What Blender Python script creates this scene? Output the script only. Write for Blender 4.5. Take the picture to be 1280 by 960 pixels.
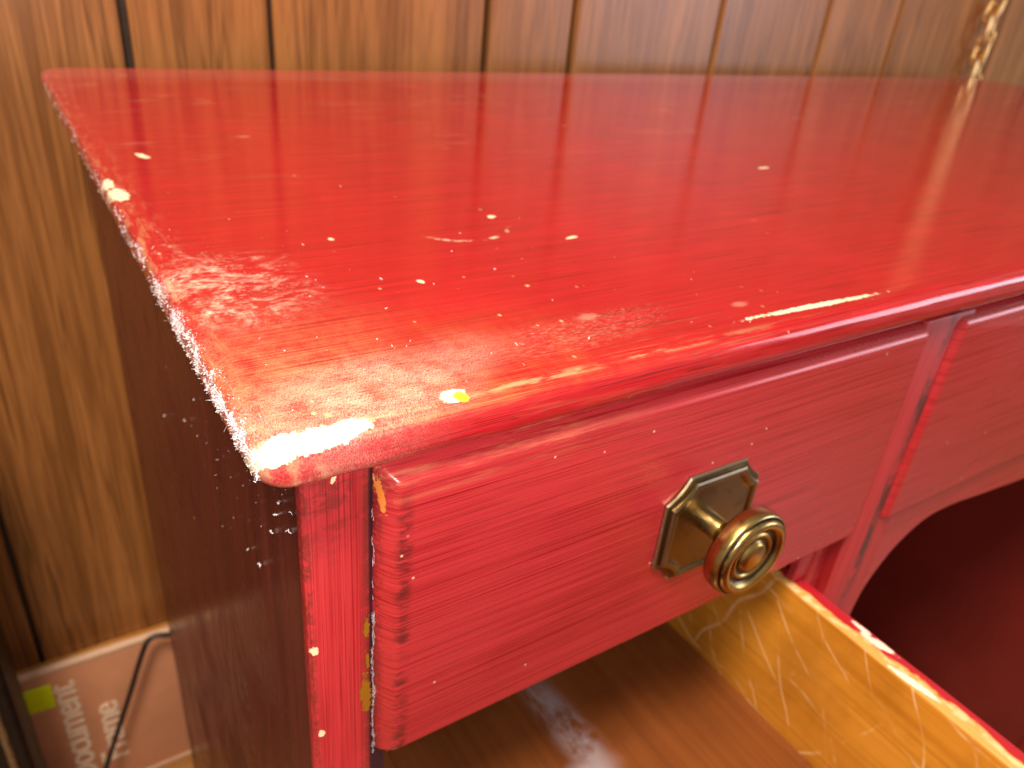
import bpy, bmesh, math, random
from mathutils import Vector, Matrix, noise as mnoise
random.seed(7)
for o in list(bpy.data.objects): bpy.data.objects.remove(o)
scene = bpy.context.scene
U = 0.165            # metres per layout unit
H = 4.70 * U         # height of the desk top above the floor
def W(p): return Vector((p[0]*U, p[1]*U, H + p[2]*U))

# ------------------------------------------------------------------ camera
RX = Vector((0.8424074, -0.5316983, 0.0874454))
RY = Vector((-0.1942872, -0.4510841, -0.8710772))
RZ = Vector((0.5025955, 0.7168124, -0.4832988))
CAM = W((-0.19832, -0.79735, 0.5747))
cd = bpy.data.cameras.new('camera'); cam = bpy.data.objects.new('camera', cd)
scene.collection.objects.link(cam); scene.camera = cam
m = Matrix((RX, -RY, -RZ)).transposed().to_4x4(); m.translation = CAM
cam.matrix_world = m
cd.sensor_width = 36; cd.lens = 959.44/1280*36
cd.clip_start = 0.005; cd.clip_end = 50
cd.dof.use_dof = True; cd.dof.focus_distance = 1.10*U; cd.dof.aperture_fstop = 18.0
# ------------------------------------------------------------------ world, lamps, exposure
world = bpy.data.worlds.new('World'); scene.world = world; world.use_nodes = True
bg = world.node_tree.nodes['Background']
bg.inputs[0].default_value = (1.0, 0.84, 0.68, 1); bg.inputs[1].default_value = 0.36
def lamp(name, kind, loc, power, color, **kw):
    d = bpy.data.lights.new(name, kind); d.energy = power; d.color = color
    for k, v in kw.items(): setattr(d, k, v)
    o = bpy.data.objects.new(name, d); scene.collection.objects.link(o); o.location = loc
    return o
def aim(o, target):
    o.rotation_euler = (Vector(target)-o.location).to_track_quat('-Z', 'Y').to_euler()
# light of the phone beside its lens
lamp('phone_light', 'POINT', CAM + RX*0.006 + RY*0.008, 1.65, (1.0, 0.94, 0.85), shadow_soft_size=0.004)
# daylight window to the right, in front of the desk
wl = lamp('window_light', 'AREA', W((1.0, 0, 0)) + Vector((0.84, -0.50, 0.13))*2.3, 16, (0.80, 0.86, 1.0), shape='RECTANGLE', size=0.8, size_y=1.0)
aim(wl, W((1.0, 0.5, 0)))
# warm room lamp overhead
rl = lamp('room_lamp', 'AREA', W((-2.3, -2.1, 7.4)), 31, (1.0, 0.83, 0.62), shape='DISK', size=0.45)
aim(rl, W((1.0, 2.5, -0.5)))
scene.view_settings.view_transform = 'Standard'; scene.view_settings.look = 'None'
scene.view_settings.exposure = 0.08; scene.view_settings.gamma = 1
scene.view_settings.use_curve_mapping = False

# ------------------------------------------------------------------ node helpers
class NT:
    def __init__(s, name):
        s.mat = bpy.data.materials.new(name); s.mat.use_nodes = True
        s.t = s.mat.node_tree; s.bsdf = s.t.nodes['Principled BSDF']
        tc = s.t.nodes.new('ShaderNodeTexCoord'); mp = s.t.nodes.new('ShaderNodeMapping')
        s.t.links.new(tc.outputs['Object'], mp.inputs[0])
        mp.inputs['Scale'].default_value = (1/U,)*3
        s.map = mp; s.P = mp.outputs[0]
    def desk(s):
        s.map.inputs['Location'].default_value = (0, 0, -H/U); return s
    def lk(s, v, sock):
        if isinstance(v, (int, float)): sock.default_value = v
        elif isinstance(v, (tuple, list)):
            sock.default_value = (*v, 1) if len(v) == 3 and sock.type == 'RGBA' else v
        else: s.t.links.new(v, sock)
    def m(s, op, a, b=None, c=None):
        n = s.t.nodes.new('ShaderNodeMath'); n.operation = op
        s.lk(a, n.inputs[0])
        if b is not None: s.lk(b, n.inputs[1])
        if c is not None: s.lk(c, n.inputs[2])
        return n.outputs[0]
    def mul(s, *a):
        r = a[0]
        for b in a[1:]: r = s.m('MULTIPLY', r, b)
        return r
    def add(s, *a):
        r = a[0]
        for b in a[1:]: r = s.m('ADD', r, b)
        return r
    def sub(s, a, b): return s.m('SUBTRACT', a, b)
    def mx(s, *a):
        r = a[0]
        for b in a[1:]: r = s.m('MAXIMUM', r, b)
        return r
    def sep(s, v=None):
        n = s.t.nodes.new('ShaderNodeSeparateXYZ'); s.t.links.new(v or s.P, n.inputs[0]); return n.outputs
    def comb(s, x, y, z):
        n = s.t.nodes.new('ShaderNodeCombineXYZ')
        for k, v in enumerate((x, y, z)): s.lk(v, n.inputs[k])
        return n.outputs[0]
    def sc(s, v, sc, off=(0, 0, 0)):
        n = s.t.nodes.new('ShaderNodeMapping'); s.t.links.new(v, n.inputs[0])
        n.inputs['Scale'].default_value = sc; n.inputs['Location'].default_value = off; return n.outputs[0]
    def noise(s, v, scale=1, detail=3, rough=.55, dist=0, col=False):
        n = s.t.nodes.new('ShaderNodeTexNoise'); s.t.links.new(v, n.inputs['Vector'])
        n.inputs['Scale'].default_value = scale; n.inputs['Detail'].default_value = detail
        n.inputs['Roughness'].default_value = rough; n.inputs['Distortion'].default_value = dist
        return n.outputs['Color'] if col else n.outputs['Fac']
    def vor(s, v, scale):
        n = s.t.nodes.new('ShaderNodeTexVoronoi'); s.t.links.new(v, n.inputs['Vector'])
        n.inputs['Scale'].default_value = scale; return n.outputs['Distance'], n.outputs['Color']
    def ss(s, v, a, b, lo=0.0, hi=1.0):
        n = s.t.nodes.new('ShaderNodeMapRange'); n.interpolation_type = 'SMOOTHSTEP'
        s.lk(v, n.inputs[0])
        if a > b: a, b, lo, hi = b, a, hi, lo
        n.inputs[1].default_value = a; n.inputs[2].default_value = b
        n.inputs[3].default_value = lo; n.inputs[4].default_value = hi
        return n.outputs[0]
    def mix(s, f, a, b, mode='MIX'):
        n = s.t.nodes.new('ShaderNodeMix'); n.data_type = 'RGBA'; n.blend_type = mode
        s.lk(f, n.inputs[0]); s.lk(a, n.inputs[6]); s.lk(b, n.inputs[7]); return n.outputs[2]
    def rand(s):
        n = s.t.nodes.new('ShaderNodeObjectInfo'); return n.outputs['Random']
    def blob(s, a, b, ca, cb, ra, rb, ang=0, wob=None, k=.8, soft=.12):
        dx = s.sub(a, ca); dy = s.sub(b, cb); c, n = math.cos(ang), math.sin(ang)
        e = s.m('MULTIPLY_ADD', dx, c/ra, s.mul(dy, n/ra)); g = s.m('MULTIPLY_ADD', dx, -n/rb, s.mul(dy, c/rb))
        l = s.m('SQRT', s.m('MULTIPLY_ADD', e, e, s.mul(g, g)))
        if wob is not None: l = s.m('MULTIPLY_ADD', s.sub(wob, .5), k*2, l)
        return s.ss(l, 1+soft, 1-soft)
    def bump(s, h, dist, strength=1):
        n = s.t.nodes.new('ShaderNodeBump'); s.lk(h, n.inputs['Height'])
        n.inputs['Distance'].default_value = dist; n.inputs['Strength'].default_value = strength
        s.t.links.new(n.outputs[0], s.bsdf.inputs['Normal'])
    def out(s, color=None, rough=None, metal=None, spec=None, coat=None, coatr=None):
        for v, k in ((color, 'Base Color'), (rough, 'Roughness'), (metal, 'Metallic'), (spec, 'Specular IOR Level'), (coat, 'Coat Weight'), (coatr, 'Coat Roughness')):
            if v is not None: s.lk(v, s.bsdf.inputs[k])
        return s.mat

RED_B = (0.56, 0.017, 0.027); RED_D = (0.28, 0.010, 0.013)
def red_base(s, axis, front=False):
    """brushed red paint over a darker coat: fine streaks along an axis"""
    st = {'x': (.8, 100, 100), 'z': (100, 100, .8), 'y': (100, .8, 100)}[axis]
    st2 = {'x': (2.0, 440, 440), 'z': (440, 440, 2.0), 'y': (380, 2.0, 380)}[axis]
    if front: st = (st[0], 5, st[2]); st2 = (st2[0], 8, st2[2])
    a = s.noise(s.sc(s.P, st), 1, 3, .6)
    b = s.noise(s.sc(s.P, st2), 1, 2, .6)
    big = s.noise(s.P, 2.2, 3, .6)
    f = s.add(s.mul(a, .26), s.mul(b, .80), s.mul(big, .26))
    streak = s.ss(f, .48, .74)
    col = s.mix(streak, RED_D, (0.54, 0.036, 0.045) if front else RED_B)
    dk = s.mul(s.ss(b, .52, .62), s.ss(s.add(s.mul(a, .6), s.mul(big, .6)), .52 if front else .47, .70 if front else .66))
    col = s.mix(s.mul(dk, .52 if front else .8), col, (0.10, 0.010, 0.008))
    return col, streak, b, big

def mat_top():
    s = NT('red_paint_top').desk()
    x, y, z = s.sep()
    q = s.add(y, z); p = s.add(x, z)
    col, streak, fine, big = red_base(s, 'x')
    n1 = s.noise(s.P, 28, 4, .65); n2 = s.noise(s.P, 110, 3, .7); nw = s.add(s.mul(n1, .45), s.mul(n2, .55)); n3 = s.noise(s.sc(s.P, (22, 6, 20)), 1, 4, .7)
    nb = s.noise(s.P, 3.5, 3, .6)
    # worn corner: rubbed to a pale, dull, speckled skin
    rad = s.m('SQRT', s.add(s.m('POWER', s.m('DIVIDE', s.mx(p, 0.0), .42), 2), s.m('POWER', s.m('DIVIDE', s.mx(q, 0.0), .60), 2)))
    rad = s.m('MULTIPLY_ADD', s.sub(nb, .5), .9, rad)
    corner = s.mul(s.ss(rad, 1.05, .30), s.ss(q, .006, .034), s.ss(nb, .25, .55, .45, 1))
    hair = s.noise(s.sc(s.P, (760, 190, 300)), 1, 4, .75)
    lump = s.noise(s.P, 14, 5, .65)
    speck = s.ss(s.add(s.mul(hair, .4), s.mul(fine, .35), s.mul(n1, .22), s.mul(lump, .12)), .46, .66)
    worn1 = s.mul(corner, speck, .95)
    # brushed white scuffs near the left edge
    arc = s.add(s.mul(s.noise(s.sc(s.P, (9, 11, 10)), 1, 6, .75, 2.2), .65), s.mul(s.noise(s.sc(s.P, (40, 120, 60)), 1, 4, .75, 1.0), .35))
    scuffA = s.mul(s.blob(x, y, .085, .56, .13, .16, -.5, nb, .9, .55), s.ss(arc, .46, .66))
    scuffC = s.mul(s.blob(x, y, .05, .78, .09, .10, -.3, nb, .9, .6), s.ss(arc, .52, .72), .7)
    scuffB = s.mul(s.blob(x, y, .20, .13, .20, .085, .2, nb, .9, .6), s.ss(hair, .36, .66), s.ss(lump, .2, .7))
    scuffD = s.mul(s.blob(x, y, .60, .17, .20, .05, .1, nb, .9, .6), s.ss(s.noise(s.sc(s.P, (50, 420, 40)), 1, 4, .75), .50, .70), .5)
    gold = s.mul(s.ss(s.m('SQRT', s.add(s.m('POWER', s.m('DIVIDE', s.sub(x, .15), .75), 2), s.m('POWER', s.m('DIVIDE', s.sub(q, .06), .42), 2))), 1.0, .2), s.ss(s.add(s.mul(fine, .6), s.mul(n3, .4)), .42, .62), s.ss(q, 0, .03))
    col = s.mix(s.mul(gold, .5), col, (0.52, 0.17, 0.045))
    scuff = s.mx(scuffA, scuffB, scuffC, scuffD)
    # bare yellowish streaks along the front edge and the left edge
    edge_f = s.mul(s.ss(q, .30, .05), s.ss(q, 0, .035, .25, 1), s.ss(x, 1.3, .15), s.ss(s.noise(s.sc(s.P, (4, 95, 40)), 1, 3, .7), .53, .70))
    edge_l = s.mul(s.ss(p, .10, -.01), s.ss(y, 2.2, .2, .4, 1), s.ss(s.noise(s.sc(s.P, (40, 9, 30)), 1, 4, .7), .45, .66))
    line_f = s.mul(s.ss(s.m('ABSOLUTE', s.sub(q, .052)), .016, .002), s.ss(s.noise(s.sc(s.P, (9, 60, 60)), 1, 4, .75), .44, .60), s.ss(x, 1.25, .5))
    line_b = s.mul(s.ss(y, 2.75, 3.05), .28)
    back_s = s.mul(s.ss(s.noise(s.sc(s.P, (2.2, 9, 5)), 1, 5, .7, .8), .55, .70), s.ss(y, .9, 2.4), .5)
    pale = s.mx(worn1, s.mul(edge_l, .8), s.mul(edge_f, .55), line_f)
    col = s.mix(s.mul(pale, .78), col, (0.60, 0.37, 0.20))
    col = s.mix(s.mul(scuff, .95), col, (0.86, 0.74, 0.62))
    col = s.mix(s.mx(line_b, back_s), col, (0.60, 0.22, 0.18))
    # loose specks of bare filler
    d, c = s.vor(s.sc(s.P, (1, .8, 1)), 17); cr = s.sep(c)
    sp = s.mul(s.ss(s.m('MULTIPLY_ADD', s.sub(n2, .5), .16, d), .12, .05), s.ss(cr[0], .91, .93), s.ss(s.add(x, y), 2.6, .4))
    d2, c2 = s.vor(s.sc(s.P, (1, .7, 1)), 45); cr2 = s.sep(c2)
    sp2 = s.mul(s.ss(d2, .20, .1), s.ss(cr2[1], .93, .95), s.ss(s.add(x, s.mul(y, 1.2)), 1.7, .3))
    d3, c3 = s.vor(s.sc(s.P, (.55, 1, 1)), 5.2); cr3 = s.sep(c3)
    sp3 = s.mul(s.ss(s.m('MULTIPLY_ADD', s.sub(n1, .5), .1, d3), .085, .03), s.ss(cr3[2], .70, .75), .35)
    col = s.mix(s.mx(sp, sp2), col, (0.85, 0.60, 0.33))
    col = s.mix(sp3, col, (0.85, 0.45, 0.35))
    # chips down to bare wood
    ch = [(.070, .034, .076, .026, -.03, .55), (.125, .040, .036, .021, .1, .5), (.030, .026, .032, .022, 0, .5), (.300, .060, .022, .019, .2, .4), (.135, 1.588, .012, .034, .3, .8), (.012, 1.34, .012, .045, .0, .8),
          (.020, 1.23, .020, .055, .1, .8), (.378, .772, .006, .009, 0, .7), (.816, .814, .012, .009, .5, 1.0), (.454, .482, .006, .009, 0, .8), (1.17, .085, .19, .0085, -.035, .9),
          (.923, .613, .018, .007, .2, 1.0), (2.09, 1.04, .028, .010, .1, .5)]
    chip = None
    for (cx, cy, rx, ry, an, k) in ch:
        b = s.blob(x, q, cx, cy, rx, ry, an, nw, k*1.6, .08)
        chip = b if chip is None else s.mx(chip, b)
    # thin arc scratch
    ar = s.m('SQRT', s.add(s.m('POWER', s.sub(x, .70), 2), s.m('POWER', s.sub(y, .80), 2)))
    arcm = s.mul(s.ss(s.m('ABSOLUTE', s.sub(ar, .135)), .008, .003), s.ss(y, .74, .68), s.ss(n1, .46, .60), .7)
    chip = s.mx(chip, arcm)
    woodc = s.mix(s.noise(s.sc(s.P, (8, 60, 60)), 1, 3), (0.90, 0.78, 0.48), (0.95, 0.92, 0.80))
    col = s.mix(chip, col, woodc)
    # yellow putty spot at the side of the second chip
    yel = s.blob(x, q, .309, .052, .012, .014, 0, nw, .9)
    col = s.mix(yel, col, (0.75, 0.66, 0.04))
    rough = s.add(s.ss(big, .3, .7, .05, .11), s.mul(corner, .22), s.mul(scuff, .15), s.mul(n1, .03))
    rough = s.mx(rough, s.mul(chip, .38))
    hgt = s.add(s.mul(fine, .35), s.mul(hair, s.mul(corner, .5)), s.mul(chip, -1.6), s.mul(scuff, .5))
    s.bump(hgt, .00010, .6)
    return s.out(col, rough, spec=.48)

def mat_red(name, axis, worn=None, rough0=.24):
    s = NT(name).desk(); x, y, z = s.sep()
    col, streak, fine, big = red_base(s, axis, True)
    n2 = s.noise(s.P, 120, 4, .7); n1 = s.add(s.mul(s.noise(s.P, 30, 4, .65), .5), s.mul(n2, .5))
    d2, c2 = s.vor(s.P, 26); cr2 = s.sep(c2)
    sp = s.mul(s.ss(d2, .10, .05), s.ss(cr2[1], .965, .975))
    hgt = s.mul(fine, .4)
    if worn == 'drawer':
        # hatched dark glaze along the left chamfer, orange rub on the top chamfer
        h = s.add(s.mul(s.noise(s.sc(s.P, (10, 10, 40)), 1, 3, .7), .55), s.mul(s.noise(s.sc(s.P, (30, 30, 170)), 1, 3, .7), .45))
        band = s.mul(s.ss(s.m('ABSOLUTE', s.sub(s.m('MULTIPLY_ADD', s.sub(n1, .5), .02, x), .213)), .020, .004), s.ss(h, .44, .58), s.ss(z, -.10, -.2))
        band2 = s.mul(s.ss(x, .190, .180), s.ss(n1, .38, .55), .8)
        col = s.mix(s.mul(s.mx(band, band2), .8), col, (0.085, 0.016, 0.014))
        rub = s.mul(s.ss(z, -.185, -.10), s.ss(s.noise(s.sc(s.P, (5, 60, 60)), 1, 4, .7), .46, .68), s.ss(x, .9, .3))
        col = s.mix(s.mul(rub, .55), col, (0.72, 0.25, 0.13))
        bot = s.mul(s.ss(z, -.735, -.752), .5); col = s.mix(bot, col, (0.10, 0.01, 0.01))
        ora = s.blob(x, z, .184, -.15, .004, .030, .12, n1, 1.8); col = s.mix(ora, col, (0.80, 0.25, 0.05))
    if worn == 'stile':
        gr = s.mul(s.ss(x, .150, .172), s.ss(n1, .34, .52)); gr = s.mx(gr, s.mul(s.ss(x, .085, .07), s.ss(n1, .42, .58)))
        patch = s.mul(s.ss(z, -.32, -.12), s.ss(s.noise(s.sc(s.P, (22, 22, 40)), 1, 4, .7), .46, .62), .8)
        col = s.mix(s.mul(s.mx(gr, patch), .7), col, (0.11, 0.022, 0.016))
        col = s.mix(s.mul(s.ss(x, .1695, .1745), .95), col, (0.016, 0.010, 0.018))  # shadow of the drawer gap painted as a dark line on the stile
        am = s.mx(s.blob(x, z, .168, -.435, .006, .022, 0, n1, 1.7), s.blob(x, z, .166, -.60, .009, .050, 0, n1, 1.7), s.blob(x, z, .169, -.515, .004, .02, 0, n1, 1.7))
        col = s.mix(am, col, (0.30, 0.125, 0.008)); hgt = s.sub(hgt, am)
        pa = s.mx(s.blob(x, z, .076, -.445, .005, .011, .3, n1, 1.8), s.blob(x, z, .082, -.655, .005, .009, .2, n1, 1.8), s.blob(x, z, .118, -.108, .004, .012, -.4, n1, 1.4))
        col = s.mix(pa, col, (0.85, 0.66, 0.42))
    if worn == 'divider':
        gr = s.mul(s.ss(s.m('ABSOLUTE', s.sub(x, 1.712)), .030, .010), s.ss(s.noise(s.sc(s.P, (10, 10, 5)), 1, 4, .7), .38, .60))
        col = s.mix(s.mul(gr, .95), col, (0.045, 0.020, 0.016))
    col = s.mix(s.mul(sp, .8), col, (0.85, 0.60, 0.45))
    rough = s.add(s.ss(big, .3, .7, rough0, rough0+.10), s.mul(n2, .04))
    s.bump(hgt, .00012, .7)
    return s.out(col, rough, spec=.5)

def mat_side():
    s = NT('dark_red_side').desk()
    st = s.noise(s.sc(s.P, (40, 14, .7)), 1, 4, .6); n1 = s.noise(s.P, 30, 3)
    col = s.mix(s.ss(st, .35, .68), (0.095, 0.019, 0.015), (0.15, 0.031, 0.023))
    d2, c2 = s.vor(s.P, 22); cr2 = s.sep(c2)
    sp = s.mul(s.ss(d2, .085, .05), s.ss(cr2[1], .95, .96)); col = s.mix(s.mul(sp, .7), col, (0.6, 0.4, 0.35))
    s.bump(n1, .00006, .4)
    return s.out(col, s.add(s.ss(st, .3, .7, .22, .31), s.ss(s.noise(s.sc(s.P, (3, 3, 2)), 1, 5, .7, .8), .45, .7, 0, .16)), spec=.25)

def mat_wood(name, lo, hi, dark, axis='z', rough=.35, g=1.0, desk=False, spec=.5, scratch=False, blotch=0.0, glare_specks=False):
    s = NT(name)
    if desk: s.desk()
    r = s.rand() if not desk else 0.37
    off = s.mul(r, 37.0)
    x, y, z = s.sep()
    P = s.comb(s.add(x, off), s.add(y, s.mul(off, .7)), s.add(z, s.mul(off, 1.3)))
    A = {'z': ((4.2, 4.2, .17), (42, 42, 1.0), (120, 120, 3.2)), 'x': ((.28, 2.6, 2.6), (1.0, 42, 42), (3.2, 120, 120)), 'y': ((2.6, .28, 2.6), (42, 1.0, 42), (120, 3.2, 120))}[axis]
    A = [tuple(c*g for c in a) for a in A]
    big = s.noise(s.sc(P, A[0]), 1, 4, .55, .35)
    rings = s.m('FRACT', s.mul(big, 9.0)); ringm = s.ss(s.m('ABSOLUTE', s.sub(rings, .5)), .5, .05)
    med = s.noise(s.sc(P, A[1]), 1, 3, .6); fin = s.noise(s.sc(P, A[2]), 1, 2, .6)
    f = s.add(s.mul(big, .44), s.mul(ringm, .10), s.mul(med, .40), s.mul(fin, .28))
    col = s.mix(s.ss(f, .42, .76), lo, hi)
    pore = s.mul(s.ss(fin, .50, .66), s.ss(med, .42, .60)); col = s.mix(s.mul(pore, .35 if desk else .50), col, dark)
    vein = s.mul(s.ss(s.m('ABSOLUTE', s.sub(big, .52)), .018, .003), .12 if desk else .55); col = s.mix(vein, col, dark)
    n1 = s.noise(P, 9, 4, .6)
    kd, kc = s.vor(s.sc(P, (.55, .55, 1.5)), 1.25); kr = s.sep(kc)
    knot = s.mul(s.ss(s.m('MULTIPLY_ADD', s.sub(n1, .5), .10, kd), .062, .035), s.ss(kr[0], .35, .4)); 
    if axis == 'z': col = s.mix(s.mul(knot, .8), col, dark)
    if blotch: col = s.mix(s.mul(s.ss(s.noise(P, 3.0, 4, .6), .45, .68), blotch), col, dark)
    rg = s.add(s.mul(med, .12), rough-.06)
    if glare_specks:
        # pale bluish glare painted into the varnish colour, then small pale specks
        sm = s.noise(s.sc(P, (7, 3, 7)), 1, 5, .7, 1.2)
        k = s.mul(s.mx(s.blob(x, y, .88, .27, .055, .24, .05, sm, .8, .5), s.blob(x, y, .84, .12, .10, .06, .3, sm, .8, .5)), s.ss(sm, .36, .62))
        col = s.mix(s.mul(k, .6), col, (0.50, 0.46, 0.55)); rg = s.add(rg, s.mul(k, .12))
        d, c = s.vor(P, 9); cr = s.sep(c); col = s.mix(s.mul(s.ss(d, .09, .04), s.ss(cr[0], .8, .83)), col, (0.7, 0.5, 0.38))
    if scratch:
        # pale crossing scratches in the varnish
        scr = None
        for ang, scl, sd in ((.9, 6.5, 1.0), (1.9, 5.0, 5.0), (.3, 5.5, 9.0), (1.25, 7.5, 14.0)):
            c, n = math.cos(ang), math.sin(ang)
            u = s.m('MULTIPLY_ADD', y, c, s.mul(z, n)); v = s.m('MULTIPLY_ADD', y, -n, s.mul(z, c))
            w = s.noise(s.comb(s.mul(u, 1.1), s.mul(v, .5), sd), 1.2, 2)
            l = s.m('FRACT', s.m('MULTIPLY_ADD', v, scl, s.mul(w, 3.2)))
            k = s.mul(s.ss(s.m('ABSOLUTE', s.sub(l, .5)), .040, .008), s.ss(s.noise(s.comb(u, v, sd), 3.4, 4, .65), .48, .64))
            scr = k if scr is None else s.mx(scr, k)
        col = s.mix(s.mul(scr, .55), col, (0.85, 0.55, 0.28)); rg = s.add(rg, s.mul(scr, .2))
    s.bump(s.add(s.mul(fin, .5), s.mul(med, .5)), .00025*(1 if desk else 2), .5)
    return s.out(col, rg, spec=spec)

def mat_brass(name, base, dark, rough):
    s = NT(name); n = s.noise(s.P, 40, 4, .6); e = s.noise(s.P, 14, 3)
    geo = s.t.nodes.new('ShaderNodeNewGeometry')
    cav = s.ss(geo.outputs['Pointiness'], .50, .44)
    col = s.mix(s.mx(s.mul(cav, .85), s.mul(s.ss(n, .52, .72), .4)), base, dark)
    edge = s.ss(geo.outputs['Pointiness'], .54, .60); col = s.mix(s.mul(edge, .6), col, (0.62, 0.57, 0.46))
    s.bump(n, .00008, .5)
    return s.out(col, s.add(s.mul(e, .16), rough-.06), metal=1.0)

def mat_plain(name, col, rough, var=.25, scale=12, bump=.0, spec=.5, metal=0):
    s = NT(name); n = s.noise(s.P, scale, 4, .6)
    c = s.mix(s.ss(n, .3, .7), tuple(k*(1-var) for k in col), tuple(min(1, k*(1+var)) for k in col))
    if bump: s.bump(n, bump, .6)
    return s.out(c, rough, spec=spec, metal=metal)

M = dict(
    top=mat_top(), drawer=mat_red('red_paint_drawer', 'x', 'drawer', .20), front=mat_red('red_paint_front', 'x', None, .20), stile=mat_red('red_paint_stile', 'z', 'stile'),
    divider=mat_red('red_paint_divider', 'z', 'divider', .34), side=mat_side(),
    hole=mat_plain('dark_red_stain', (0.23, 0.022, 0.021), .45, .10, 1.2),
    wall=mat_wood('panelling_wood', (0.20, 0.074, 0.020), (0.44, 0.178, 0.054), (0.075, 0.028, 0.008), 'z', .32),
    groove=mat_plain('panel_groove', (0.035, 0.020, 0.012), .6),
    base=mat_wood('baseboard_wood', (0.42, 0.17, 0.03), (0.62, 0.29, 0.06), (0.2, 0.08, 0.02), 'x', .35),
    floor=mat_wood('floor_wood', (0.30, 0.13, 0.035), (0.46, 0.22, 0.07), (0.12, 0.05, 0.02), 'x', .35),
    amber=mat_wood('amber_varnished_wood', (0.42, 0.140, 0.010), (0.66, 0.27, 0.030), (0.26, 0.075, 0.006), 'y', .20, .45, True, .5, True, .40),
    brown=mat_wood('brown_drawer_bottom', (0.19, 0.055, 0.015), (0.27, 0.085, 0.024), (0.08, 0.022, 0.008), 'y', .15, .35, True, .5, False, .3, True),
    knob=mat_brass('antique_brass', (0.42, 0.28, 0.09), (0.05, 0.035, 0.02), .28),
    plate=mat_brass('dark_antique_brass', (0.20, 0.145, 0.07), (0.04, 0.032, 0.022), .32),
    chain=mat_brass('gold_chain', (0.95, 0.54, 0.13), (0.5, 0.25, 0.05), .42),
    card=mat_plain('printed_card', (0.68, 0.31, 0.18), .40, .07, 3), card_edge=mat_plain('card_edge', (0.78, 0.52, 0.38), .5, .08),
    letter=mat_plain('pale_print', (0.95, 0.76, 0.60), .5, .05), sticker=mat_plain('neon_sticker', (0.82, 1.0, 0.0), .5, .04),
    cord=mat_plain('black_cord', (0.035, 0.024, 0.02), .4), black=mat_plain('black_vinyl', (0.012, 0.008, 0.007), .5, .4, 30, .0006, .3),
    trim=mat_plain('tan_trim', (0.20, 0.12, 0.06), .45, .4, 60, .0005),
    dust=mat_plain('white_lint', (0.76, 0.76, 0.86), .8, .1, 40), fleck=mat_plain('paint_fleck', (0.82, 0.66, 0.44), .5, .15, 40),
)
# edge of the open drawer: red paint rubbed through to pale wood
def mat_drawer_edge():
    s = NT('worn_drawer_edge').desk(); x, y, z = s.sep()
    n = s.noise(s.sc(s.P, (30, 7, 30)), 1, 4, .65); n1 = s.noise(s.P, 30, 4, .6); n2 = s.noise(s.P, 8, 3)
    g = s.noise(s.sc(s.P, (60, 2.5, 60)), 1, 3)
    wood = s.mix(g, (0.62, 0.27, 0.045), (0.82, 0.47, 0.15))
    lim = s.m('MULTIPLY_ADD', s.sub(n, .5), .060, x)
    lim = s.m('MULTIPLY_ADD', s.sub(n2, .5), .05, lim)
    lim = s.sub(lim, s.ss(y, .0, -.6, 0, .012))
    red = s.ss(lim, 1.466, 1.472)
    col = s.mix(red, wood, (0.48, 0.015, 0.026))
    pale = s.mul(s.ss(s.m('ABSOLUTE', s.sub(lim, 1.455)), .012, .004), s.ss(n1, .44, .58)); col = s.mix(s.mul(pale, .7), col, (0.9, 0.72, 0.42))
    chip = s.mx(s.blob(x, y, 1.488, -.17, .012, .05, .2, n1, .7), s.blob(x, y, 1.455, -.30, .010, .06, .1, n1, .7), s.blob(x, y, 1.495, -.12, .008, .03, 0, n1, .6))
    col = s.mix(chip, col, (0.92, 0.86, 0.72))
    s.bump(s.sub(red, chip), .0002, .6)
    return s.out(col, .3)
M['edge'] = mat_drawer_edge()
def groove_patina(mat, cx, cz):
    # tarnish left in the turned grooves of the knob
    s = NT.__new__(NT); s.mat = mat; s.t = mat.node_tree; s.bsdf = s.t.nodes['Principled BSDF']
    s.map = [n for n in s.t.nodes if n.type == 'MAPPING'][0]; s.P = s.map.outputs[0]
    s.desk(); x, y, z = s.sep()
    rr = s.m('SQRT', s.add(s.m('POWER', s.sub(x, cx), 2), s.m('POWER', s.sub(z, cz), 2)))
    n = s.noise(s.P, 60, 3, .6); rr = s.m('MULTIPLY_ADD', s.sub(n, .5), .004, rr)
    g = None
    for c, w in ((.0915, .0022), (.0625, .0050), (.0415, .0042)):
        k = s.ss(s.m('ABSOLUTE', s.sub(rr, c)), w*1.3, w*.6); g = k if g is None else s.mx(g, k)
    g = s.mul(g, s.ss(y, -.085, -.095))
    old = s.bsdf.inputs['Base Color'].links[0].from_socket
    s.lk(s.mix(s.mul(g, .85), old, (0.055, 0.045, 0.035)), s.bsdf.inputs['Base Color'])
groove_patina(M['knob'], .923, -.437)

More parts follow.
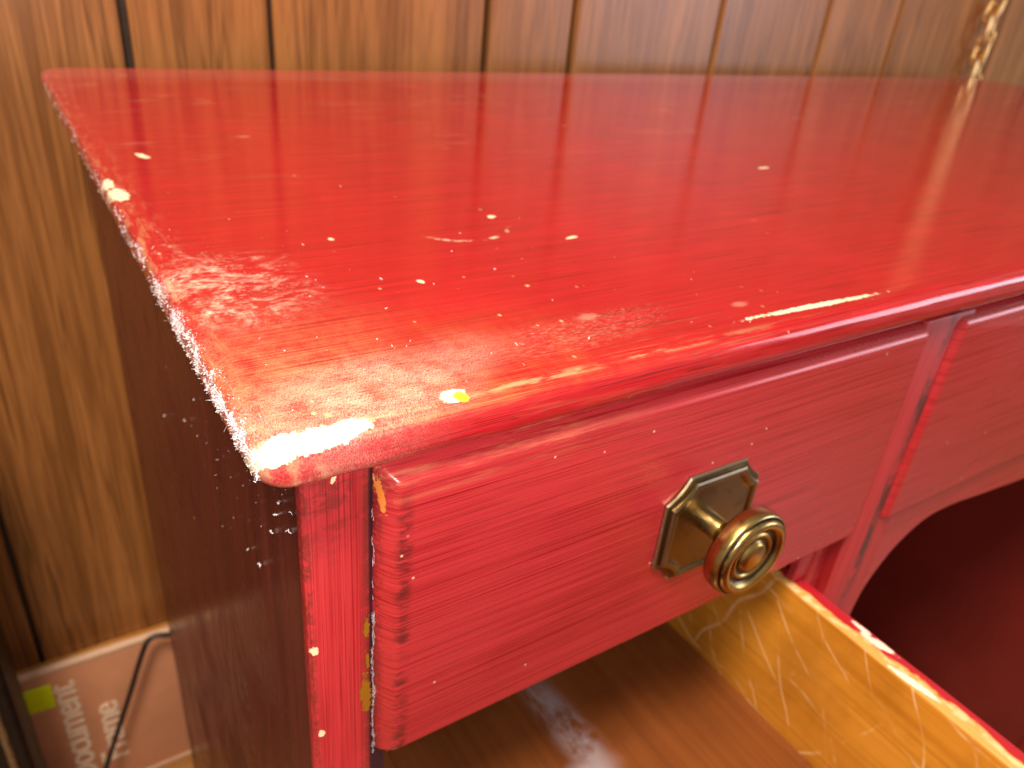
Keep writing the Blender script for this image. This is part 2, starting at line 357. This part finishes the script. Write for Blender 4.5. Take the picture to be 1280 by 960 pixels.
# ------------------------------------------------------------------ object helpers
COL = scene.collection
def mesh_obj(name, bm, mat, parent=None, smooth=True, angle=40):
    bmesh.ops.recalc_face_normals(bm, faces=bm.faces)
    me = bpy.data.meshes.new(name); bm.to_mesh(me); bm.free()
    me.materials.append(M[mat])
    if smooth:
        for p in me.polygons: p.use_smooth = True
        me.set_sharp_from_angle(angle=math.radians(angle))
    o = bpy.data.objects.new(name, me); COL.objects.link(o)
    if parent: o.parent = parent
    return o
def tag(o, label=None, cat=None, group=None, kind=None):
    for k, v in (('label', label), ('category', cat), ('group', group), ('kind', kind)):
        if v: o[k] = v
    return o
def rebase(o, loc):
    loc = Vector(loc); o.data.transform(Matrix.Translation(-loc)); o.location = loc; return o
def box(bm, a, b, bevel=0.0):
    """box between two layout points"""
    a, b = W(a), W(b)
    lo = [min(a[i], b[i]) for i in range(3)]; hi = [max(a[i], b[i]) for i in range(3)]
    vs = [bm.verts.new((x, y, z)) for z in (lo[2], hi[2]) for y in (lo[1], hi[1]) for x in (lo[0], hi[0])]
    fs = [(0, 1, 3, 2), (4, 6, 7, 5), (0, 4, 5, 1), (2, 3, 7, 6), (0, 2, 6, 4), (1, 5, 7, 3)]
    faces = [bm.faces.new([vs[i] for i in f]) for f in fs]
    if bevel:
        es = list({e for f in faces for e in f.edges})
        bmesh.ops.bevel(bm, geom=es, offset=bevel*U, segments=3, profile=.5, affect='EDGES')
def boxobj(name, a, b, mat, parent=None, bevel=.006):
    bm = bmesh.new(); box(bm, a, b, bevel); return mesh_obj(name, bm, mat, parent, angle=60)
def loft(bm, rings, close=True, cap0=True, cap1=True):
    vr = [[bm.verts.new(p) for p in r] for r in rings]; n = len(rings[0])
    for a, b in zip(vr, vr[1:]):
        for i in range(n if close else n-1):
            j = (i+1) % n; bm.faces.new((a[i], a[j], b[j], b[i]))
    if cap0: bm.faces.new(vr[0][::-1])
    if cap1: bm.faces.new(vr[-1])
    return vr
def tube(bm, pts, r, n=10, closed=False):
    """tube through world points"""
    rings = []; N = len(pts); up = Vector((0.13, .2, .97))
    for i, p in enumerate(pts):
        if closed: t = (pts[(i+1) % N]-pts[i-1]).normalized()
        else: t = (pts[min(i+1, N-1)]-pts[max(i-1, 0)]).normalized()
        u = t.cross(up).normalized(); v = t.cross(u)
        rings.append([p+(u*math.cos(k*2*math.pi/n)+v*math.sin(k*2*math.pi/n))*r for k in range(n)])
    if closed:
        vr = [[bm.verts.new(p) for p in q] for q in rings]
        for a in range(N):
            A, B = vr[a], vr[(a+1) % N]
            for k in range(n): bm.faces.new((A[k], A[(k+1) % n], B[(k+1) % n], B[k]))
    else: loft(bm, rings)
def spline(cp, n):
    cp = [Vector(c) for c in cp]; out = []
    for i in range(len(cp)-1):
        a = cp[max(i-1, 0)]; b = cp[i]; c = cp[i+1]; d = cp[min(i+2, len(cp)-1)]
        for k in range(n):
            t = k/n
            out.append(.5*((2*b)+(c-a)*t+(2*a-5*b+4*c-d)*t*t+(3*b-a-3*c+d)*t**3))
    return out+[cp[-1]]

# ------------------------------------------------------------------ setting: floor and panelled wall
FZ = -4.70
bm = bmesh.new(); box(bm, (-9, -14, FZ-.1), (16, 3.62, FZ)); floor = tag(mesh_obj('floor', bm, 'floor', smooth=False), kind='structure')
bm = bmesh.new(); box(bm, (-9, 3.50, FZ), (16, 3.60, 10)); wall = tag(mesh_obj('wall', bm, 'groove', smooth=False), kind='structure')
GX = [-6.2, -5.1, -4.3, -2.9, -2.2, -1.45, -.60, .40, 1.08, 2.352, 2.983, 4.246, 5.405, 6.322, 7.95, 8.9, 10.1, 11.2, 12.0, 13.3, 14.5]
for k in range(len(GX)-1):
    a, b = GX[k]+(.022 if k in (7, 9, 10) else .015), GX[k+1]-(.022 if k in (6, 8, 9) else .015)
    bm = bmesh.new(); ye = 3.498; yf = 3.45
    prof = [(a, ye), (a, yf+.012), (a+.018, yf), (b-.018, yf), (b, yf+.012), (b, ye)]
    loft(bm, [[W((px, py, FZ+.02)) for px, py in prof], [W((px, py, 9.9)) for px, py in prof]])
    p = mesh_obj('plank', bm, 'wall', wall, angle=20)
    c = W(((a+b)/2, 3.47, FZ)); p.data.transform(Matrix.Translation(-c)); p.location = c
bm = bmesh.new()
prof = [(3.448, FZ), (3.448, -3.55), (3.435, -3.535), (3.40, -3.535), (3.385, -3.55), (3.38, -3.60), (3.38, FZ)]
loft(bm, [[W((x, py, pz)) for py, pz in prof] for x in (-8.9, 15.9)])
bb = mesh_obj('baseboard', bm, 'base', wall, angle=30)

# ------------------------------------------------------------------ the desk
desk = bpy.data.objects.new('desk', None); COL.objects.link(desk)
tag(desk, 'worn red painted kneehole desk with open lower drawer', 'desk')
WX = 7.35
def outline(inset):
    """rounded plan of the top, counter-clockwise, fine sampling near the front-left corner"""
    x0, x1, y0, y1 = inset, WX-inset, .02+inset, 3.22-inset
    rs = [.055, .09, .13, .13]; pts = []
    C4 = [(x0, y0, math.pi, rs[0]), (x1, y0, 1.5*math.pi, rs[1]), (x1, y1, 0, rs[2]), (x0, y1, .5*math.pi, rs[3])]
    def arc(k):
        cx, cy, a0, r = C4[k]; r = max(r-inset, .012)
        ox = cx+r if k in (0, 3) else cx-r; oy = cy+r if k in (0, 1) else cy-r
        return [(ox+r*math.cos(a0+t/10*math.pi/2), oy+r*math.sin(a0+t/10*math.pi/2)) for t in range(11)]
    arcs = [arc(k) for k in range(4)]
    for k in range(4):
        pts += arcs[k]; a = arcs[k][-1]; b = arcs[(k+1) % 4][0]
        L = math.hypot(b[0]-a[0], b[1]-a[1]); n = (160, 40, 60, 120)[k]
        for i in range(1, n):
            t = i/n
            if k == 0: t = t**1.5
            if k == 3: t = 1-(1-t)**1.5
            pts.append((a[0]+(b[0]-a[0])*t, a[1]+(b[1]-a[1])*t))
    return pts
prof = [(.05, -.066), (.012, -.066), (.004, -.062), (.0, -.054), (0, -.040), (.001, -.024), (.0025, -.0165), (.0055, -.0105), (.0100, -.0066), (.018, -.0034), (.030, -.0010), (.042, 0), (.06, 0)]
rings = []
for d, z in prof:
    r = []
    for (px, py) in outline(d):
        near = max(0, 1-(px+py)/3)
        e = mnoise.noise(Vector((px*9, py*9, z*20)))*.0016 + mnoise.noise(Vector((px*30, py*30, z*60)))*.0011*near
        if d >= .04: e *= .0
        cxn = 1 if px < .1 else 0; cyn = 1 if py < .15 else 0
        r.append(W((px+e*cxn, py+e*cyn, z-abs(e)*.6*(d > .008))))
    rings.append(r)
bm = bmesh.new(); loft(bm, rings); top = mesh_obj('desktop', bm, 'top', desk, angle=60)

# carcass: side panels, face frame, rails, apron
def panel(name, pts, z0, z1, mat, parent=desk):
    bm = bmesh.new(); loft(bm, [[W((px, py, z0)) for px, py in pts], [W((px, py, z1)) for px, py in pts]])
    bmesh.ops.bevel(bm, geom=list(bm.edges), offset=.004*U, segments=2, affect='EDGES')
    return mesh_obj(name, bm, mat, parent, angle=60)
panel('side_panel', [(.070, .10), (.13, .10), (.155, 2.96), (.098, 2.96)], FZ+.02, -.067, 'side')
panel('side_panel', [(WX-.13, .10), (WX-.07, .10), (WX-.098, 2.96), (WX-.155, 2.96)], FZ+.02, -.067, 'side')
panel('side_panel', [(1.72, .112), (1.775, .112), (1.775, 2.90), (1.72, 2.90)], FZ+.02, -.80, 'hole')
panel('side_panel', [(5.575, .113), (5.63, .113), (5.63, 2.90), (5.575, 2.90)], FZ+.02, -.80, 'hole')
panel('back_panel', [(.16, 2.902), (WX-.16, 2.902), (WX-.16, 2.955), (.16, 2.955)], FZ+.1, -.067, 'hole')
FY0, FY1 = .08, .112
boxobj('stile', (.068, FY0, FZ), (.205, FY1, -.067), 'stile', desk, .007)
boxobj('stile', (WX-.205, FY0, FZ), (WX-.068, FY1, -.067), 'front', desk, .007)
boxobj('divider', (1.585, .0525, FZ), (1.80, FY1, -.0935), 'divider', desk, .004)
boxobj('divider', (5.55, .0525, FZ), (5.765, FY1, -.0935), 'divider', desk, .004)
boxobj('top_rail', (.207, FY0+.012, -.0675), (WX-.207, FY1, -.092), 'front', desk, .003)
boxobj('stile', (1.519, FY0+.003, FZ), (1.583, FY1, -.802), 'front', desk, .003)
boxobj('corner_block', (1.455, FY0+.006, -.897), (1.5185, FY1-.002, -.801), 'front', desk, .003)
boxobj('rail', (.207, FY0+.004, -.80), (1.583, FY1, -.752), 'front', desk, .004)
boxobj('rail', (5.767, FY0+.004, -.80), (WX-.207, FY1, -.752), 'front', desk, .004)
# dust panel under the upper drawer so the lower opening is closed above
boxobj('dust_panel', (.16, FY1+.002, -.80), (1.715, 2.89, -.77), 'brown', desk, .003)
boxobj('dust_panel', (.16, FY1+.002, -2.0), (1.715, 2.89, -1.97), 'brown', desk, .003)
# shaped apron over the kneehole
ap = [(1.803, -1.13), (1.815, -1.06), (1.85, -.99), (1.92, -.91), (2.04, -.852), (2.20, -.848), (2.45, -.876), (2.85, -.91), (3.675, -.925)]
low = spline([(a, 0, b) for a, b in ap], 6); low = [(v.x, v.z) for v in low]
low = low + [(7.35-a, b) for a, b in low[-2::-1]]
bm = bmesh.new(); rng = []
for y in (.0545, FY1):
    rng.append([W((a, y, b)) for a, b in low]+[W((a, y, -.745)) for a, b in reversed(low)])
n = len(low); vr = [[bm.verts.new(p) for p in r] for r in rng]
for i in range(n-1):
    j = 2*n-1-i
    bm.faces.new((vr[0][i], vr[0][i+1], vr[0][j-1], vr[0][j])); bm.faces.new((vr[1][i], vr[1][j], vr[1][j-1], vr[1][i+1]))
    bm.faces.new((vr[0][i], vr[1][i], vr[1][i+1], vr[0][i+1])); bm.faces.new((vr[0][j], vr[0][j-1], vr[1][j-1], vr[1][j]))
bm.faces.new((vr[0][0], vr[0][2*n-1], vr[1][2*n-1], vr[1][0])); bm.faces.new((vr[0][n-1], vr[1][n-1], vr[1][n], vr[0][n]))
mesh_obj('apron', bm, 'front', desk, angle=35)

# lipped drawer fronts with an eased chamfer
def drawer_front(name, x0, x1, z0, z1, mat, dy=0.0, parent=desk):
    pr = [(0, .079), (.0015, .071), (.006, .061), (.012, .0520), (.0175, .0445), (.0205, .0408), (.0235, .0382), (.027, .0366), (.032, .036)]
    rings = []
    for ins, y in pr:
        pts = []; X0, X1, Z0, Z1 = x0+ins, x1-ins, z0+ins, z1-ins; r = .010
        for cx, cz, a0 in ((X0+r, Z0+r, math.pi), (X1-r, Z0+r, 1.5*math.pi), (X1-r, Z1-r, 0), (X0+r, Z1-r, .5*math.pi)):
            for t in range(5):
                a = a0+t/4*math.pi/2; pts.append((cx+r*math.cos(a), cz+r*math.sin(a)))
        rings.append([W((px, y+dy, pz)) for px, pz in pts])
    bm = bmesh.new(); loft(bm, rings); return mesh_obj(name, bm, mat, parent, angle=50)
d1 = drawer_front('drawer_front', .178, 1.605, -.757, -.094, 'drawer')
d2 = drawer_front('drawer_front', 1.722, 5.628, -.757, -.094, 'front')
d3 = drawer_front('drawer_front', 5.735, WX-.178, -.757, -.094, 'front')
d4 = drawer_front('drawer_front', 5.735, WX-.178, -1.96, -.815, 'front')

# brass pull: stepped plate with notched corners, turned knob
def plate(cx, cz, y0, parent):
    def ring(h, y, c):
        pts = []; hb = h-c
        for sx, sz, k in ((1, 1, 0), (-1, 1, 1), (-1, -1, 2), (1, -1, 3)):
            arc = []
            for t in range(7):                      # concave notch around the outer corner
                a = t/6*math.pi/2; flat = .45
                ex = h-c*math.sin(a); ez = h-c*math.cos(a)
                lx = hb+(h-hb)*(1-t/6); lz = hb+(h-hb)*(t/6)
                arc.append((sx*(ex*(1-flat)+lx*flat), sz*(ez*(1-flat)+lz*flat)))
            arc = [(h, hb)]+[None]*0
            seq = []
            for t in range(7):
                a = t/6*math.pi/2
                ex = h-c*math.sin(a); ez = hb+c-c*math.cos(a)
                lx = h-c*t/6; lz = hb+c*t/6
                seq.append((ex*.4+lx*.6, ez*.4+lz*.6))
            if k in (1, 3): seq = seq[::-1]
            pts += [(sx*a_, sz*b_) for a_, b_ in seq]
        return [W((cx+a_, y, cz+b_)) for a_, b_ in pts]
    pr = [(.125, y0, .050), (.126, y0-.006, .050), (.124, y0-.010, .050), (.118, y0-.0115, .049), (.1155, y0-.0125, .048), (.1155, y0-.018, .048), (.112, y0-.0215, .047), (.107, y0-.0215, .046),
          (.102, y0-.0185, .045), (.099, y0-.0165, .044), (.094, y0-.016, .043)]
    bm = bmesh.new(); loft(bm, [ring(p[0]*1.08, p[1], p[2]*1.08) for p in pr])
    return mesh_obj('back_plate', bm, 'plate', parent, angle=28)
def knob(cx, cz, y0, parent):
    pr = [(.0, y0), (.0255, y0), (.0250, y0-.034), (.0240, y0-.0355), (.0240, y0-.037), (.0285, y0-.0385), (.0290, y0-.040), (.0285, y0-.066), (.032, y0-.074),
          (.060, y0-.077), (.088, y0-.079), (.0955, y0-.081), (.0985, y0-.085), (.0995, y0-.100), (.0985, y0-.115), (.0960, y0-.119), (.0925, y0-.1195), (.0915, y0-.117), (.0905, y0-.117), (.090, y0-.122), (.087, y0-.128), (.080, y0-.1305), (.073, y0-.129),
          (.068, y0-.124), (.064, y0-.1185), (.060, y0-.1175), (.056, y0-.119), (.0535, y0-.122), (.050, y0-.1225), (.047, y0-.120), (.044, y0-.117), (.040, y0-.1165), (.0365, y0-.119), (.034, y0-.1245), (.030, y0-.127), (.016, y0-.1295), (.0, y0-.130)]
    n = 64; rings = []
    for r, y in pr[1:-1]: rings.append([W((cx+r*math.cos(k*2*math.pi/n), y, cz+r*math.sin(k*2*math.pi/n))) for k in range(n)])
    bm = bmesh.new(); loft(bm, rings); return mesh_obj('knob', bm, 'knob', parent, angle=50)
def pull(cx, cz, y0, parent):
    plate(cx, cz, y0-.0005, parent); knob(cx, cz, y0-.0165, parent)
pull(.923, -.437, .036, d1)
pull(6.45, -.437, .036, d3); pull(6.45, -1.39, .036, d4)

# open lower drawer, pulled out toward the viewer
YF, YB, ZT, ZB = -1.02, 1.45, -.905, -1.385
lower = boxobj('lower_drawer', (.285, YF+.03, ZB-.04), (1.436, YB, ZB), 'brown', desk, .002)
lower['label'] = 'open lower drawer with glossy brown bottom'
def side_board(x0, x1, ZT=ZT):
    bm = bmesh.new(); pr = [(x0, -1.46), (x1, -1.46), (x1, ZT-.010), (x1-.003, ZT-.004), (x1-.010, ZT-.001), (x0+.008, ZT-.001), (x0+.003, ZT-.003), (x0, ZT-.008)]
    N = 60; rings = []
    for i in range(N+1):
        y = YF+.032+(YB-YF-.032)*i/N
        e = .003*mnoise.noise(Vector((y*7, x0*5, 1)))
        rings.append([W((px, y, pz+(e if pz > -1 else 0))) for px, pz in pr])
    loft(bm, rings); o = mesh_obj('side_board', bm, 'amber', lower, angle=50)
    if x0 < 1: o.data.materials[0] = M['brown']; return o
    o.data.materials.append(M['edge'])
    for p in o.data.polygons:
        if p.normal.z > .6: p.material_index = 1
    return o
side_board(1.437, 1.512); side_board(.212, .284, -1.03)
boxobj('back_board', (.285, YB-.06, ZB+.002), (1.436, YB-.001, ZT-.02), 'amber', lower, .004)
drawer_front('front_board', .178, 1.615, -1.96, -.815, 'front', YF-.05, lower)

# flakes, lint and dust on the worn left edge
def surf_left(y, a):
    """point on the rounded left edge, a = 0 on top to 1 on the underside corner"""
    prr = prof[3:12][::-1]; t = a*(len(prr)-1); i = min(int(t), len(prr)-2); f = t-i
    d = prr[i][0]*(1-f)+prr[i+1][0]*f; z = prr[i][1]*(1-f)+prr[i+1][1]*f
    return Vector((d, y, z))
bm = bmesh.new()
def fibre(p, L, w, lift):
    a = random.uniform(0, 2*math.pi); up = random.uniform(-.3, 1.0)
    d = Vector((math.cos(a)*.7-.25, math.sin(a), up*lift)).normalized()
    b = Vector((random.gauss(0, 1), random.gauss(0, 1), random.gauss(0, 1)))*.6
    s = d.cross(Vector((random.gauss(0, 1), random.gauss(0, 1), random.gauss(0, 1)))).normalized()*w
    q = [p, p+d*L*.5+b*L*.3, p+(d+b*.6)*L]
    v = [[bm.verts.new(W(k+s*e)) for e in (-.5, .5)] for k in q]
    bm.faces.new((v[0][0], v[0][1], v[1][1], v[1][0])); bm.faces.new((v[1][0], v[1][1], v[2][1], v[2][0]))
def dens(y):
    return max(.03, math.exp(-((y-.35)/.28)**2)*1.0 + .30*math.exp(-((y-.07)/.06)**2) + .18*math.exp(-((y-.9)/.4)**2) + .05) * 1.0
cnt = 0
while cnt < 6200:
    y = random.uniform(.03, 3.0)
    if random.random() > dens(y): continue
    a = min(1, max(0, random.gauss(.72, .17)))
    cl = mnoise.noise(Vector((y*34, a*5, 2)))*.6+mnoise.noise(Vector((y*11, a*3, 7)))*.6
    if cl < .12 and random.random() < .90: continue
    cnt += 1
    p = surf_left(y, a)
    if random.random() < .07: fibre(p, random.uniform(.004, .011), random.uniform(.0004, .0008), .9)
    else: fibre(p, random.uniform(.0010, .0032), random.uniform(.0006, .0016), .6)
for i in range(90):                                       # specks strewn over the top
    x = abs(random.gauss(0, .45))+.02; y = abs(random.gauss(.05, .5))+.05
    fibre(Vector((x, y, .0005)), random.uniform(.002, .006), random.uniform(.0008, .002), .2)
for (x, y, z) in [(.068, .19, -.212), (.068, .127, -.186), (.068, .254, -.321), (.068, .361, -.48), (.068, .453, -.518), (.07, 1.425, -.749), (.07, 1.04, -.546), (.07, .86, -.386), (.068, .22, -.26), (.068, .15, -.24)]:
    for k in range(7):
        q = Vector((x-.0015, y+random.gauss(0, .0015), z+random.gauss(0, .0010)))
        fibre(q, .003, .0016, .3)
for i in range(60):
    y = random.uniform(.1, 1.4); fibre(Vector((.068, y, random.uniform(-.1-.3*y, -.08-.9*y))), random.uniform(.0015, .003), .0009, .2)
for i in range(150):                                       # lint caught in the seam beside the drawer front
    z = random.uniform(-.77, -.40) if random.random() < .93 else random.uniform(-.40, -.12)
    x = .1745+.0016*math.sin(z*40)+random.gauss(0, .0012)
    p = Vector((x, .0695, z)); L = random.uniform(.006, .02)
    v = [bm.verts.new(W(p+Vector((dx, 0, dz)))) for dx, dz in ((-.0004, 0), (.0004, 0), (random.gauss(0, .0015), L))]; bm.faces.new(v)
dust = mesh_obj('dust', bm, 'dust', top, smooth=False); tag(dust, kind='stuff')

# ------------------------------------------------------------------ things around the desk
# flat carton leaning between the wall and the desk
BY = 3.25
bm = bmesh.new(); box(bm, (-1.55, BY, FZ+.004), (1.6, BY+.045, -3.436), .008)
cart = mesh_obj('carton', bm, 'card', angle=60); base = W((0, BY+.06, FZ)); rebase(cart, base)
tag(cart, 'flat brown document frame carton standing against the wall behind the desk', 'carton')
bm = bmesh.new(); box(bm, (-1.54, BY-.004, -3.462), (1.59, BY+.043, -3.430), .005)
e = mesh_obj('carton_flap', bm, 'card_edge', angle=60); e.data.transform(Matrix.Translation(-base)); e.parent = cart
bm = bmesh.new(); box(bm, (-1.54, BY-.003, FZ+.006), (1.59, BY+.01, FZ+.045), .003)
e = mesh_obj('lower_seam', bm, 'card_edge', angle=60); e.data.transform(Matrix.Translation(-base)); e.parent = cart
def lettering(txt, x, ztop, size, wid):
    c = bpy.data.curves.new('lettering', 'FONT'); c.body = txt; c.size = size*U; c.align_x = 'RIGHT'; c.extrude = .0006; c.space_character = .93; c.offset = .0004
    t = bpy.data.objects.new('tmp', c); COL.objects.link(t)
    bpy.context.view_layer.update()
    me = bpy.data.meshes.new_from_object(t.evaluated_get(bpy.context.evaluated_depsgraph_get())); bpy.data.objects.remove(t)
    # text runs upward: local +x -> world +z, local +y -> world -x, facing -y
    R = Matrix(((0, -1, 0, 0), (0, 0, -1, 0), (1, 0, 0, 0), (0, 0, 0, 1)))
    me.transform(Matrix.Diagonal((wid, 1, 1, 1))); me.transform(R)
    me.transform(Matrix.Translation(W((x, BY-.006, ztop))-base))
    me.materials.clear(); me.materials.append(M['letter'])
    o = bpy.data.objects.new('lettering', me); COL.objects.link(o); o.parent = cart; return o
lettering('Document', -.455, -3.575, .235, 1.0)
lettering('Frame', -.255, -3.87, .235, 1.0)
bm = bmesh.new(); box(bm, (-.80, BY-.012, -3.735), (-.575, BY-.006, -3.53), .004)
for v in bm.verts:
    v.co.z += (v.co.x-W((-.66, 0, 0)).x)*-.04; v.co.y -= .6*abs(v.co.x-W((-.75, 0, 0)).x)*.05
st = mesh_obj('sticker', bm, 'sticker', angle=60); st.data.transform(Matrix.Translation(-base)); st.parent = cart; st['label'] = 'neon yellow green price sticker'

# black cord coming out from behind the desk
cp = [(.34, 3.12, -3.42), (.20, 3.13, -3.39), (.10, 3.14, -3.362), (.035, 3.15, -3.345), (-.015, 3.15, -3.365), (-.05, 3.15, -3.43), (-.105, 3.15, -3.57), (-.17, 3.15, -3.75), (-.305, 3.14, -4.09), (-.41, 3.10, -4.33), (-.50, 3.0, -4.58), (-.56, 2.85, -4.675), (-.72, 2.6, -4.68), (-1.2, 2.4, -4.68)]
bm = bmesh.new(); tube(bm, spline([W(c) for c in cp], 8), .0028)
cord = mesh_obj('power_cord', bm, 'cord'); rebase(cord, W((-.5, 3.0, FZ)))
tag(cord, 'thin black cord hanging bent in front of the brown carton', 'cord')

# black upright case at the left margin
bm = bmesh.new(); box(bm, (-2.3, 2.62, FZ), (-.690, 3.05, -1.2), .03)
case = mesh_obj('case', bm, 'black', angle=60); cb = W((-1.5, 2.4, FZ)); rebase(case, cb)
tag(case, 'black vinyl upright case with tan piping beside the carton', 'case')
bm = bmesh.new(); tube(bm, [W((-.770+.001*math.sin(k*2.1), 2.616, FZ+.05+k*(3.35/60))) for k in range(61)], .0030, 8)
t = mesh_obj('piping', bm, 'trim'); t.data.transform(Matrix.Translation(-cb)); t.parent = case

# gold chain hanging in front of the wall
chain = bpy.data.objects.new('hanging_chain', None); COL.objects.link(chain)
CX, CY = 7.52, 3.33; cbase = W((CX, CY, -.15)); chain.location = cbase
tag(chain, 'gold link chain hanging against the panelling behind the desk', 'chain')
Lk, Wd, rr = .125, .050, .019
bm = bmesh.new(); pts = []
for k in range(20):
    a = k/20*2*math.pi
    pts.append(Vector((Wd*math.cos(a)*U, 0, (Lk-Wd)*U*(1 if math.sin(a) > 0.01 else (-1 if math.sin(a) < -.01 else 0))+Wd*math.sin(a)*U)))
vv = []
tube(bm, pts, rr*U, 8, closed=True)
l0 = mesh_obj('link', bm, 'chain', chain)
def place(o, i, x, y, z, ang, tilt): o.location = (x*U, y*U, z*U); o.rotation_euler = (0, tilt, ang)
first = True
for strand, (x0, n) in enumerate(((0.0, 16), (.075, 15))):
    for i in range(n):
        if first: o = l0; first = False
        else: o = l0.copy(); COL.objects.link(o); o.parent = chain
        place(o, i, x0+.012*math.sin(i*1.3+strand), .02*strand, -.02+.07*strand+i*.185, (.55 if i % 2 else -.85)+strand*.3, random.uniform(-.12, .12)+.05)
